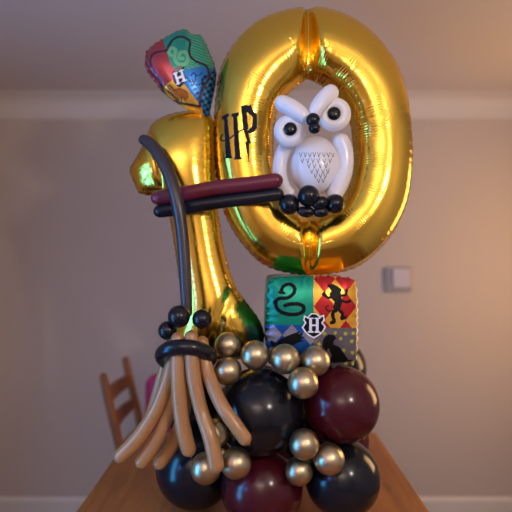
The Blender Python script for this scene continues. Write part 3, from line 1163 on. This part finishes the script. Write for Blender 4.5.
for (x, y, R, r, px, py) in ((290, 131, 9.6, 6.8, 290.3, 129), (334, 114.5, 9.8, 7.2, 334, 113.5)):
    er = link('eye_ring', ring_px(x, y, 1.255, R, r), M['white'], owl)
    cc = P(px, py, 1.252)
    link('eyeball', ellipsoid_bm(cc, 0.0165, 0.016, 0.0165, 28, 18), M['white'], er)
    pc = P(px, py, 1.235)
    link('pupil', ellipsoid_bm(pc, 0.0172, 0.009, 0.0172, 28, 18), M['black'], er)
link('eyebrow', tube_px([(275.5, 100.5, 1.25, 7.8), (288, 106, 1.24, 8.4), (299, 113, 1.235, 8.2), (308, 122, 1.235, 6)], n=44), M['white'], owl)
link('eyebrow', tube_px([(336, 88.5, 1.25, 8), (326, 97, 1.24, 8.6), (318, 107, 1.235, 8.2), (312, 119, 1.235, 6)], n=44), M['white'], owl)
bk = bmesh.new()
merge(bk, ellipsoid_bm(P(313, 120, 1.205), 0.0176, 0.0155, 0.0176, 28, 18))
merge(bk, ellipsoid_bm(P(314.5, 128.3, 1.203), 0.0155, 0.0145, 0.0140, 28, 18))
link('beak', bk, M['black'], owl)
for (x, y, r, Y) in ((289, 204.5, 10.5, 1.262), (308.5, 196, 11, 1.245), (335, 204, 10, 1.262)):
    link('foot', ball_bm(P(x, y, Y), r * Y / F, (0.1, 1, -0.1), 36), M['black'], owl)
ft = bmesh.new()
for rows in ([(312, 206, 1.25, 4.5), (320, 203, 1.245, 6.5), (327, 199, 1.25, 5)], [(297, 210, 1.255, 4), (307, 212, 1.25, 5.5), (314, 210, 1.252, 4)], [(313, 212, 1.25, 4), (321, 212, 1.25, 5.5), (329, 211, 1.255, 4)]):
    merge(ft, tube_px(rows, n=20))
link('toes', ft, M['black'], owl)

# ------------------------------------------------------------------ the two straps across the numbers
tb = tube_px([(153, 198, 1.298, 6.5), (160, 197.5, 1.288, 7.4), (185, 193.5, 1.282, 7.6), (220, 187.5, 1.272, 7.6), (255, 183.5, 1.262, 7.6), (283, 179.5, 1.252, 7.2)], n=70)
tag(link('modelling_balloon', tb, M['maroon_tube'], loc=P(218, 196, 1.272)), 'long burgundy balloon tied across both foil numbers, upper of the two', 'balloon', 'long balloons across the numbers')
tb = tube_px([(155, 210.5, 1.300, 6), (162, 211, 1.292, 6.6), (185, 207.5, 1.286, 6.8), (220, 202, 1.276, 6.8), (255, 197.5, 1.266, 6.8), (284, 193.5, 1.258, 6.4)], n=70)
tag(link('modelling_balloon', tb, M['black_tube'], loc=P(218, 208, 1.272)), 'long black balloon tied across both foil numbers, lower of the two', 'balloon', 'long balloons across the numbers')

# ------------------------------------------------------------------ broom
broom = tag(empty('balloon_broom', P(187, 400, 1.2)), 'balloon broom with dark curved handle, black ring and tan bristles at left', 'balloon figure')
link('handle', tube_px([(139.5, 138, 1.275, 4.5), (149, 143, 1.265, 6.2), (160, 156, 1.245, 6.6), (170, 177, 1.228, 6.6), (177.5, 203, 1.22, 6.5), (182, 232, 1.222, 6.3), (184.5, 262, 1.222, 6.2), (186, 290, 1.22, 6.0), (187.5, 318, 1.215, 5)], n=100), M['handle'], broom)
for (x, y, r, Y) in ((179, 316.5, 11.2, 1.185), (202, 319, 9.8, 1.19), (167.5, 330.5, 9.4, 1.205)):
    link('bead', ball_bm(P(x, y, Y), r * Y / F, (0.2, 1, 0.2), 36), M['black_tube'], broom)
BR = [
    [(176, 336, 1.205, 6), (174, 352, 1.195, 7), (168, 380, 1.185, 7.2), (155, 412, 1.175, 7.2), (137, 439, 1.165, 7.4), (115.5, 461, 1.16, 7.2)],
    [(181, 338, 1.212, 6), (178, 365, 1.205, 6.8), (172, 400, 1.195, 7.0), (158, 437, 1.185, 7.2), (138, 467, 1.18, 7.0)],
    [(187, 340, 1.225, 6), (186, 370, 1.225, 6.5), (184, 410, 1.222, 6.5), (173, 443, 1.222, 6.8), (156, 468, 1.225, 6.6)],
    [(178, 332, 1.178, 6.6), (177.5, 350, 1.168, 7.2), (178, 380, 1.155, 7.6), (181, 415, 1.15, 7.6), (186, 440, 1.15, 7.8), (191, 456, 1.15, 7.4)],
    [(191.5, 330, 1.175, 6.8), (191.5, 350, 1.162, 7.4), (194, 378, 1.15, 7.4), (201, 410, 1.142, 7.2), (211, 440, 1.122, 7.8), (217.5, 473.5, 1.110, 8.2)],
    [(201.5, 336, 1.19, 6), (204, 355, 1.18, 6.6), (209, 376, 1.165, 6.8), (221, 404, 1.125, 7.0), (236, 426, 1.11, 7.2), (249, 444, 1.105, 7.0)],
    [(170, 340, 1.215, 5), (166, 362, 1.225, 5.8), (159, 388, 1.235, 6), (152, 414, 1.245, 6), (147, 428, 1.25, 5.6)],
]
for r in BR:
    t = tube_px(r, n=70)
    x, y, Y, rad = r[-1]
    v = (P(x, y, Y) - P(*r[-2][:3])).normalized()
    c = P(x, y, Y) - v * 0.001
    merge(t, sweep([(*c, 0.0028), (*(c + v * 0.002), 0.0022), (*(c + v * 0.0045), 0.0015)], n=6, ring=8))
    link('bristle', t, M['tan'], broom)
link('ring', ring_px(186, 357, 1.19, 23.5, 7.6, (PI / 2 - 0.62, 0)), M['black_tube'], broom)
